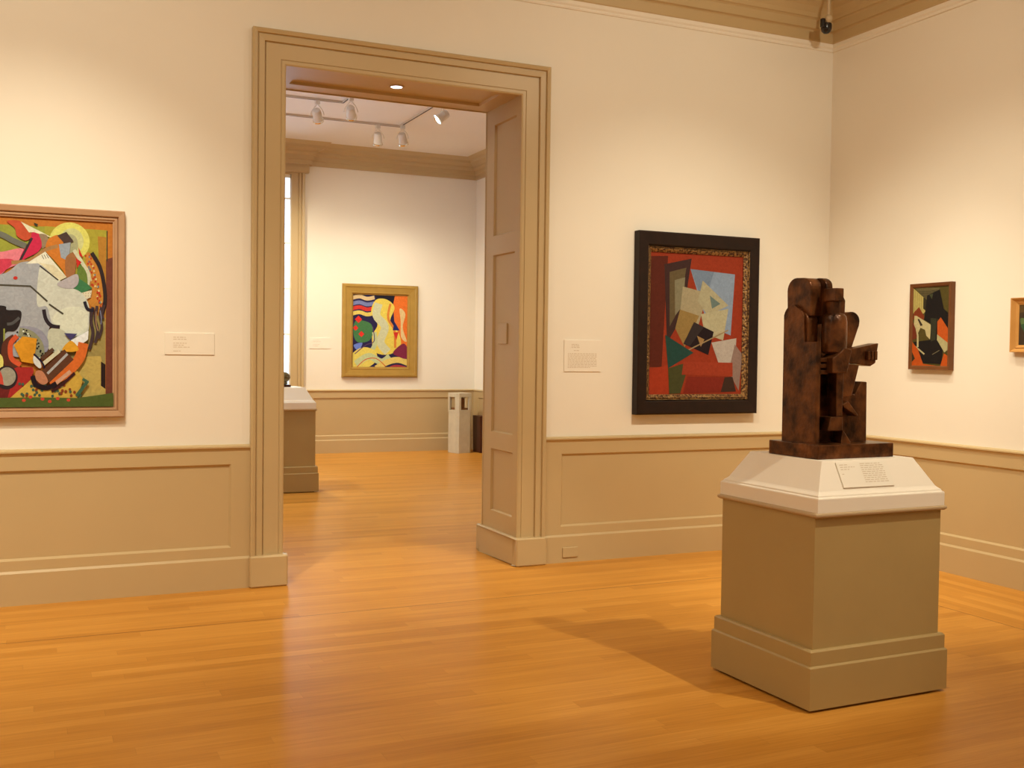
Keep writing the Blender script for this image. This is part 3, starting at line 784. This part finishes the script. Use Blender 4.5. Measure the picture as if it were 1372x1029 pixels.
e = empty('framed_painting', (XR + .004, -.953, 1.473), -PI / 2); tag(e, 'small dark olive and orange painting in a thin brown frame on the right wall', 'painting')
A.build(e, (.024, -.034, .026))
frame_mesh2(W4, H4, FB, 1.1).build('frame', M_FRAME_BROWN, e, loc=(.024, 0, .026))
# ---- picture cut by the right edge
W5, H5 = .40, .276
A = Art(lambda x, y: (x * W5, y * H5), W5, H5, .9)
A.poly((70, 52, 34), (0, 0), (1, 0), (1, 1), (0, 1)); A.poly((96, 70, 36), (0, .8), (1, .9), (1, 1), (0, 1))
A.blob((96, 110, 58), (.02, .62), (.10, .66), (.3, .5), (.5, .2), (.3, .12), (.12, .3)); A.blob((60, 84, 50), (.04, .5), (.2, .5), (.3, .25), (.15, .28))
A.blob((150, 90, 50), (.55, .3), (.8, .35), (.85, .6), (.6, .65))
FOr = [(-.003, .006), (-.003, .026), (.006, .030), (.016, .036), (.020, .030), (.040, .050), (.046, .052), (.048, .046), (.048, 0)]
e = empty('framed_painting', (XR + .004, -1.861, 1.606), -PI / 2); tag(e, 'small framed painting in a bright orange wood frame cut off by the photo edge', 'painting')
A.build(e, (.048, -.02, .045))
frame_mesh2(W5, H5, FOr, .95).build('frame', M_FRAME_ORANGE, e, loc=(.048, 0, .045))
# ------------------------------------------------------------------ pedestals
def square_ring(w, d, z, r=0.0, cx=0, cy=0):
    return [V((cx - w / 2, cy - d / 2, z)), V((cx + w / 2, cy - d / 2, z)), V((cx + w / 2, cy + d / 2, z)), V((cx - w / 2, cy + d / 2, z))]
def pedestal(loc, rz, label, k=1.0):
    e = empty('pedestal', loc, rz); tag(e, label, 'pedestal')
    b = MB(); b.loft([square_ring(.808, .708, .010), square_ring(.808, .708, .012), square_ring(.818, .718, .012), square_ring(.818, .718, .196 * k), square_ring(.806, .706, .203 * k),
                      square_ring(.800, .700, .203 * k), square_ring(.800, .700, .264 * k), square_ring(.786, .686, .272 * k), square_ring(.752, .664, .272 * k)])
    b.build('plinth', M_PED, e, bevel=.002)
    MB().box(-.37, .37, -.32, .32, 0, .012).build('recessed_foot', M_BLACK, e)
    b = MB(); b.loft([square_ring(.752, .664, .262 * k), square_ring(.752, .664, .860 * k)])
    b.build('body', M_PED, e, bevel=.003)
    b = MB(); b.loft([square_ring(w, w - .070, z * k) for w, z in ((.752, .850), (.766, .852), (.778, .857), (.781, .863), (.778, .869), (.766, .873), (.758, .874))])
    b.build('moulding', M_MOULD, e)
    b = MB(); b.loft([square_ring(w, d, z * k) for w, d, z in ((.756, .700, .872), (.756, .700, .932), (.752, .696, .937), (.738, .682, .940), (.734, .678, .947), (.726, .670, .950), (.708, .652, .957), (.698, .642, .962), (.694, .638, .965), (.548, .506, 1.089))])
    b.build('sloped_top', M_WHITE, e, bevel=.0015)
    return e
PC = (3.486, -3.033)
pd = pedestal((PC[0], PC[1], 0), .0142, 'tall taupe pedestal with sloped white top standing in the near room under the brown sculpture')
pd2 = pedestal((2.893 - .409, 4.445 + .359, 0), 0.0, 'taupe pedestal with white top standing in the far room beyond the doorway', 1.058)

# label on the sloped front face of the near pedestal's white top
e = empty('pedestal_label', (PC[0], PC[1], 0), .0142); tag(e, 'white label card with grey text on the sloped pedestal top', 'label')
pf0, pf1 = V((0, -.319, .965)), V((0, -.253, 1.089))
sd = (pf1 - pf0); SL = sd.length; sd.normalize(); sn = V((0, -sd.z, sd.y))
def TS(u, v, n=0.0): return V((u, 0, 0)) + pf0 + sd * v + sn * n
b = MB(); b.prism([(-.205, .008), (.095, .008), (.095, .128), (-.205, .128)], .0006, .007, lambda a, c, h: TS(a, c, h)); b.build('card', M_CARD, e)
for x, v0, rows, dz in ((-.19, .117, [(.045, 0), (.085, 0), (.05, 0)], .011), (-.19, .073, [(.02, 0)], .011), (-.07, .120, [(.12, 0)] + [(.135, 0)] * 8 + [(.14, 0)], .0098)):
    b = MB(); text_lines(b, x, v0, rows, dz, .003, lambda u, v: TS(u, v, .0076)); b.build('lettering', M_INK, e)

# ------------------------------------------------------------------ block-built bronze
e = empty('sculpture', (3.238, -3.235, 1.0885), .030)
tag(e, 'dark brown bronze sculpture of stacked blocks and rounded slabs on the near pedestal', 'sculpture')
def P(poly, axis, h0, h1):
    b = MB()
    T = {'x': lambda a, c, h: V((h, a, c)), 'y': lambda a, c, h: V((a, h, c)), 'z': lambda a, c, h: V((a, c, h))}[axis]
    b.prism(poly, h0, h1, T); return b
def arc(cx, cz, r, a0, a1, n=8, rz=None):
    rz = rz or r
    return [(cx + r * math.cos(math.radians(a0 + (a1 - a0) * i / n)), cz + rz * math.sin(math.radians(a0 + (a1 - a0) * i / n))) for i in range(n + 1)]
BZ = dict(bevel=.004, segs=2)
P([(0, 0), (.465, 0), (.465, .335), (0, .335)], 'z', 0, .066).build('base_slab', M_BRONZE, e, **BZ)
Z0 = .062
# tall side slab on the left with a stepped front
P([(.060, Z0), (.285, Z0), (.285, .665)] + arc(.215, .655, .070, 0, 90, 8, .055) + arc(.205, .640, .055, 90, 180, 6, .055)[1:] + [(.142, .535), (.060, .535)], 'x', .035, .062).build('side_slab', M_BRONZE, e, **BZ)
# rear body and shoulder
P([(.205, Z0), (.290, Z0), (.290, .640)] + arc(.245, .640, .045, 0, 180, 10) + [(.200, .60)], 'x', .050, .300).build('rear_slab', M_BRONZE, e, **BZ)
# rounded shoulder lump
P([(.130, .48), (.215, .48), (.215, .62)] + arc(.172, .625, .042, 0, 180, 10, .050) + [(.130, .60)], 'x', .045, .105).build('shoulder_block', M_BRONZE, e, **BZ)
# rounded head block, two leaves
P([(.125, .655), (.285, .655), (.290, .775)] + arc(.228, .775, .062, 0, 90, 6, .062) + arc(.185, .785, .060, 90, 180, 8, .050) + [(.125, .70)], 'x', .055, .135).build('head_block', M_BRONZE, e, **BZ)
P([(.080, .62), (.200, .62), (.205, .795)] + arc(.15, .795, .055, 0, 180, 10, .040) + [(.088, .74)], 'x', .120, .158).build('head_leaf', M_BRONZE, e, **BZ)
MB().box(.108, .156, .020, .100, .722, .782).build('face_block', M_BRONZE, e, **BZ)
MB().box(.120, .160, .045, .120, .640, .725).build('neck_block', M_BRONZE, e, **BZ)
P([(.162, .62), (.212, .635), (.214, .730), (.188, .765), (.162, .76)], 'y', .07, .12).build('profile_block', M_BRONZE, e, **BZ)
b = MB(); rr = [(.050, 0), (.060, .008), (.062, .035), (.063, .09), (.062, .145), (.057, .172), (.046, .184), (.022, .190)]
b.loft([[V((.160 + .95 * r * math.cos(t * PI / 14), .082 + .9 * r * math.sin(t * PI / 14), .482 + h)) for t in range(28)] for r, h in rr])
b.build('barrel_block', M_BRONZE, e, smooth=True)
P([(.300, .45), (.355, .50), (.405, .62)] + arc(.358, .640, .050, 0, 110, 8, .045) + [(.275, .68)], 'y', .175, .235).build('rear_leaf', M_BRONZE, e, **BZ)
P([(.24, .35), (.34, .35), (.37, .62), (.24, .64)], 'y', .20, .27).build('rear_support', M_BRONZE, e, **BZ)
P([(.098, .392), (.186, .392), (.212, .500), (.168, .510), (.130, .480), (.098, .462)], 'y', .020, .105).build('middle_block', M_BRONZE, e, **BZ)
b = MB()
for z in (.462, .434, .406): b.box(.050, .108, .060, .14, z - .020, z)
b.box(.050, .060, .10, .16, .36, .50)
b.build('ribbed_block', M_BRONZE, e, bevel=.003)
P([(.185, .445), (.300, .435), (.395, .425), (.425, .440), (.442, .535), (.185, .490)], 'y', .085, .150).build('arm_block', M_BRONZE, e, **BZ)
b = MB()
for i in range(3): b.box(.358 + .022 * i, .374 + .022 * i, .065, .095, .455, .497)
b.build('arm_ribs', M_BRONZE, e, bevel=.003)
P([(.190, .44), (.215, .275), (.275, .285), (.318, .43)], 'y', .080, .18).build('thigh_block', M_BRONZE, e, **BZ)
P([(.160, .41), (.205, .41), (.200, .19), (.165, .19)], 'y', .060, .12).build('leg_column', M_BRONZE, e, **BZ)
P([(.100, .125), (.190, .125), (.190, .190), (.118, .190)], 'y', .045, .13).build('foot_block', M_BRONZE, e, **BZ)
P([(.255, Z0), (.412, Z0), (.408, .350), (.372, .352), (.332, .29), (.255, .30)], 'y', .120, .230).build('low_slab', M_BRONZE, e, **BZ)
P([(.205, .245), (.240, .262), (.305, .195), (.296, .188), (.215, .232)], 'y', .065, .130).build('wedge', M_BRONZE, e, **BZ)
P([(.195, Z0), (.262, Z0), (.222, .112), (.205, .128)], 'y', .060, .125).build('front_wedge', M_BRONZE, e, **BZ)
P([(.05, Z0), (.345, Z0), (.345, .46), (.05, .50)], 'y', .190, .250).build('back_panel', M_BRONZE, e, **BZ)

# small rounded bronze on the far pedestal (only its right side shows)
e = empty('small_sculpture', (2.484, 4.80, 1.152)); tag(e, 'small rounded greenish bronze on the white top of the far pedestal', 'sculpture')
M_GBRONZE = paint_mat('greenish_bronze', (0.12, 0.09, 0.035), 0.4, 0.3, 14, 0.2, 40, metallic=0.4)
MB().box(-.15, .15, -.11, .11, 0, .025).build('base', M_DARKWOOD, e, bevel=.004)
b = MB(); b.lathe([(.110, .022), (.135, .035), (.130, .055), (.152, .075), (.165, .105), (.158, .135), (.125, .160), (.07, .176), (.02, .182)], c=(0, 0, 0)); b.build('figure', M_GBRONZE, e, smooth=True)

# ------------------------------------------------------------------ display stand in the far corner
e = empty('display_stand', (6.105, 8.34, 0), math.radians(13)); tag(e, 'pale stone-coloured display stand with open windows in its head in the far corner', 'display stand')
def octo(w, c, z): h = w / 2; return [V(p) for p in ((-h + c, -h, z), (h - c, -h, z), (h, -h + c, z), (h, h - c, z), (h - c, h, z), (-h + c, h, z), (-h, h - c, z), (-h, -h + c, z))]
S = .28
b = MB(); b.loft([octo(S, .035, 0), octo(S, .035, .646)]); b.build('column', M_STAND, e, bevel=.003)
b = MB(); h = S / 2 + .004
b.loft([octo(S + .008, .035, .640), octo(S + .008, .035, .672)]); b.loft([octo(S + .008, .035, .872), octo(S + .008, .035, .934)])
for x, y in ((-1, -1), (1, -1), (1, 1), (-1, 1)):
    b.prism([(x * (h - .035), y * h), (x * (h - .070), y * h), (x * (h - .070), y * (h - .03)), (x * (h - .03), y * (h - .03)), (x * (h - .03), y * (h - .070)), (x * h, y * (h - .070)), (x * h, y * (h - .035))], .668, .876, lambda a, c, z: V((a, c, z)))
b.build('windowed_head', M_STAND, e)
MB().box(-.10, .10, -.10, .10, .672, .700).build('inner_tray', M_BROWNWOOD, e)
o = MB().box(-.06, .055, -.055, .06, 0, .15).build('carved_block', M_BROWNWOOD, loc=(6.105, 8.34, .7005), bevel=.012); o.rotation_euler = (0, 0, math.radians(20))
tag(o, 'brown carved wooden block inside the head of the display stand', 'carving')
b = MB(); b.prism([(-.05, 0), (.05, 0), (.065, .575), (-.06, .575)], 0, .30, lambda a, c, d: V((a, d, c)))
o = b.build('wooden_bin', M_DARKWOOD, loc=(6.435, 8.16, 0), bevel=.004); tag(o, 'narrow dark reddish wooden bin beside the display stand in the far corner', 'bin')

# ------------------------------------------------------------------ security camera in the ceiling corner
cx, cy = 5.784, -.30
e = empty('security_camera', (cx, cy, ZC)); tag(e, 'black security camera hanging on a beige pole from the ceiling corner', 'camera')
MB().cyl((0, 0, 0), (0, 0, -.012), .05).build('mount', M_BEIGE, e)
MB().cyl((0, 0, 0), (0, 0, -.51), .0135).build('pole', M_BEIGE, e, smooth=True)
b = MB(); b.lathe([(.004, -.562), (.018, -.558), (.027, -.545), (.031, -.530), (.027, -.515), (.018, -.503), (.004, -.499)]); b.build('joint', M_BEIGE, e, smooth=True)
b = MB(); b.lathe([(.004, -.64), (.02, -.637), (.036, -.622), (.043, -.60), (.043, -.575), (.040, -.56), (.01, -.555)], c=(.006, .03, 0)); b.build('dome', M_BLACK, e, smooth=True)
MB().box(-.062, -.030, -.005, .03, -.60, -.53).build('bracket', M_BLACK, e, bevel=.008)

# ------------------------------------------------------------------ lighting tracks and spotlights of the far room
def track(pts, label):
    e = empty('lighting_track', (pts[1][0], pts[1][1], FZC)); tag(e, label, 'lighting track', 'lighting tracks on the far room ceiling')
    for i in range(len(pts) - 1):
        (x0, y0), (x1, y1) = pts[i], pts[i + 1]
        ox, oy = pts[1]
        b = MB(); s = MB()
        if abs(y1 - y0) < 1e-6:
            a, c = sorted((x0, x1)); b.box(a - ox, c - ox, y0 - oy - .011, y0 - oy + .011, -.026, 0); s.box(a - ox, c - ox, y0 - oy - .006, y0 - oy + .006, -.0275, -.024)
        else:
            a, c = sorted((y0, y1)); b.box(x0 - ox - .011, x0 - ox + .011, a - oy, c - oy, -.026, 0); s.box(x0 - ox - .009, x0 - ox + .009, a - oy, c - oy, -.0275, -.024)
        r = b.build('rail', M_TRACK, e); s.build('slot', M_SLOT, r)
    return e
TA = [(-.6, 5.86), (3.52, 5.86), (3.52, 1.6)]
TB = [(-.6, 6.86), (4.585, 6.86), (4.585, 1.6)]
track(TA, 'thin track on the far room ceiling, the one nearer the doorway'); track(TB, 'thin track on the far room ceiling, the one nearer the far wall')
def spotlight(loc, aim, label, size=1.25):
    e = empty('track_spotlight', loc); tag(e, label, 'spotlight', 'spotlights on the far room ceiling')
    aim = (V(aim) - V(loc)).normalized(); h = V((0, 0, -.145 * size))
    side = aim.cross(V((0, 0, 1))).normalized()
    MB().box(-.028, .028, -.028, .028, -.050, 0).build('mount', M_LAMPW, e, bevel=.006)
    b = MB(); r = .066 * size
    pts = [V((0, 0, -.045)), *[h + side * r * math.cos(a) * 1.0 + V((0, 0, 1)) * r * 1.05 * math.sin(a) for a in ()]]
    yk = MB()
    for s in (-1, 1):
        prev = V((0, 0, -.045))
        for t in (.25, .5, .75, 1.0):
            q = V((0, 0, -.045)).lerp(h, t) + side * s * r * math.sin(t * PI / 2)
            yk.cyl(prev, q, .0045, n=8); prev = q
    yk.build('yoke', M_LAMPW, e)
    hd = MB(); hd.lathe([(.022, -.085), (.044, -.078), (.052, -.06), (.054, -.02), (.056, .03), (.062, .072), (.052, .074)], c=h, axis=aim, n=28)
    hd_o = hd.build('lamp_head', M_LAMPW, e, smooth=True)
    rg = MB(); rg.lathe([(.060, .060), (.068, .066), (.068, .084), (.058, .086), (.051, .076), (.057, .066)], c=h, axis=aim, n=28, caps=False); rg.build('ring', M_CHROME, hd_o, smooth=True)
    ln = MB(); ln.lathe([(.001, .0755), (.050, .0755), (.050, .0775), (.001, .0778)], c=h, axis=aim, n=24); ln.build('lens', M_LENS, hd_o)
    return e
SPL = [((3.20, 5.86, FZC - .027), (4.6, 8.8, 1.8), 'white track spotlight on the nearer track, furthest left of those on the far room ceiling'),
       ((3.52, 5.50, FZC - .027), (4.9, 8.8, 2.4), 'white track spotlight just past the corner of the nearer track, second from the left'),
       ((4.28, 6.86, FZC - .027), (5.0, 8.8, 1.6), 'white track spotlight on the further track, third from the left'),
       ((4.585, 6.72, FZC - .027), (6.0, 8.7, 1.4), 'white track spotlight at the corner of the further track, fourth from the left'),
       ((4.585, 5.20, FZC - .027), (2.2, 5.28, 2.9), 'white track spotlight with lit lens, furthest right on the far room ceiling')]
for l, a, t in SPL: spotlight(l, a, t)
# recessed downlight in the doorway soffit
e = empty('downlight', (2.375, .255, DT + .020)); tag(e, 'small round lit downlight recessed in the doorway soffit', 'downlight')
b = MB(); b.lathe([(.040, -.0005), (.052, -.0005), (.052, -.006), (.042, -.007), (.040, -.0005)], n=28, caps=False); b.build('trim_ring', M_TRIM, e)
b = MB(); b.lathe([(.001, -.001), (.042, -.001), (.042, -.0045), (.001, -.0045)], n=28); b.build('lens', M_LENS2, e)
# ------------------------------------------------------------------ lights
WARM = (1.0, .905, .68)
def spot(name, loc, aim, power, size, blend=.9, radius=.05, col=WARM):
    l = bpy.data.lights.new(name, 'SPOT'); l.energy = power; l.spot_size = math.radians(size); l.spot_blend = blend
    l.shadow_soft_size = radius; l.color = col
    o = bpy.data.objects.new(name, l); COL.objects.link(o); o.location = loc
    o.rotation_euler = (V(aim) - V(loc)).to_track_quat('-Z', 'Y').to_euler()
    return o
E = {'pl2': 200, 'pd2': 140, 'pr2': 0.0, 'pl': 390, 'plo': 276.9, 'pd': 330, 'ww': 40, 'pr': 120, 'pro': 420, 'sc': 390, 'cf': 240, 'g1': 490, 'g2': 60, 'g3': 190, 'g4': 70.7, 'dd': 95, 'fs': 90.0, 'fp': 95, 'f1': 375.2, 'f2': 87.4, 'f3': 560, 'w': 5.8}
# near gallery: track spots above the frame, with added fill lamps among them
spot('picture_spot_left', (0.0, -2.5, 4.55), (-.05, 0, .75), E['pl'], 66, 1.0)
spot('picture_spot_left_outer', (-2.2, -2.5, 4.55), (-2.4, 0, 1.2), E['plo'], 80, 1.0)
spot('picture_spot_dark_frame', (4.2, -3.1, 4.55), (4.75, 0, .5), E['pd'], 70, 1.0)
spot('wall_fill', (2.4, -3.0, 4.55), (2.4, 0, 1.6), E['ww'], 120, 1.0)  # added fill for the wall around the doorway
spot('picture_spot_right_wall', (3.0, -1.0, 4.55), (6.1, -1.5, .95), E['pr'], 64, 1.0)
spot('picture_spot_right_wall_outer', (2.1, -2.9, 4.55), (6.1, -1.7, .75), E['pro'], 56, 1.0)
spot('wall_fill_left', (-.6, -3.2, 4.55), (-.6, 0, 2.3), E['pl2'], 125, 1.0)  # added wide fill, lifts the upper wall on the left
spot('wall_fill_right', (4.6, -3.2, 4.55), (4.6, 0, 2.5), E['pd2'], 125, 1.0)  # added wide fill, lifts the upper wall right of the doorway
spot('wall_fill_side', (2.9, -2.6, 4.55), (6.1, -2.6, 2.2), E['pr2'], 125, 1.0)  # added fill for the right wall, left switched off
spot('sculpture_spot', (4.15, -5.05, 4.55), (3.35, -2.75, 1.25), E['sc'], 40, .6, .035)
spot('corner_floor_fill', (4.6, -1.3, 4.55), (5.5, -1.7, 0), E['cf'], 58, 1.0)  # added fill to brighten the floor in the right corner
for k, x, y in (('g1', -2.0, -5.5), ('g2', 1.5, -6.2), ('g3', 4.5, -7.5), ('g4', .6, -3.4)):
    spot('ambient_fill', (x, y, 4.6), (x, y, 0), E[k], 150, 1.0, .08)  # broad downward fills added as ambient light
# doorway downlight
spot('doorway_downlight', (2.375, .255, DT + .008), (2.30, .02, 0), E['dd'], 50, .8, .03)
# far gallery, at the lenses of its track spotlights
for i, (l, a, t) in enumerate(SPL):
    d = (V(a) - V(l)).normalized(); p = V(l) + V((0, 0, -.18125)) + d * .095
    spot('far_spot', p, a, E['fs' if i in (0, 2, 3) else 'fp'], 75, .9, .04)
for k, x, y in (('f1', 0.6, 4.0), ('f2', 5.2, 3.2), ('f3', 2.5, 7.2)):
    spot('far_ambient_fill', (x, y, 4.55), (x, y, 0), E[k], 150, 1.0, .08)  # added ambient fills, not at any of the track fixtures

# daylight outside the far windows
w = bpy.data.worlds.new('daylight'); bpy.context.scene.world = w; w.use_nodes = True
nt = w.node_tree; bg = nt.nodes['Background']
bg.inputs[0].default_value = (.62, .80, 1.0, 1); bg.inputs[1].default_value = E['w']

# ------------------------------------------------------------------ camera
cam = bpy.data.cameras.new('camera'); co = bpy.data.objects.new('camera', cam); COL.objects.link(co)
f, yaw, pitch, roll = 1415.1, .42812, -.02837, .01261
cam.sensor_width = 36; cam.lens = f * 36 / 1372; cam.clip_start = .05
fw = V((math.sin(yaw) * math.cos(pitch), math.cos(yaw) * math.cos(pitch), math.sin(pitch)))
rt = V((math.cos(yaw), -math.sin(yaw), 0)); up = rt.cross(fw)
c, s = math.cos(roll), math.sin(roll)
r2 = c * rt + s * up; u2 = -s * rt + c * up
M = Matrix((r2, u2, -fw)).transposed().to_4x4(); M.translation = V((0, -6.9934, 1.55))
co.matrix_world = M
sc = bpy.context.scene; sc.camera = co
sc.view_settings.view_transform = 'Standard'; sc.view_settings.look = 'None'; sc.view_settings.gamma = 1; sc.view_settings.use_curve_mapping = False
sc.view_settings.exposure = 0.0
sc.cycles.max_bounces = 8
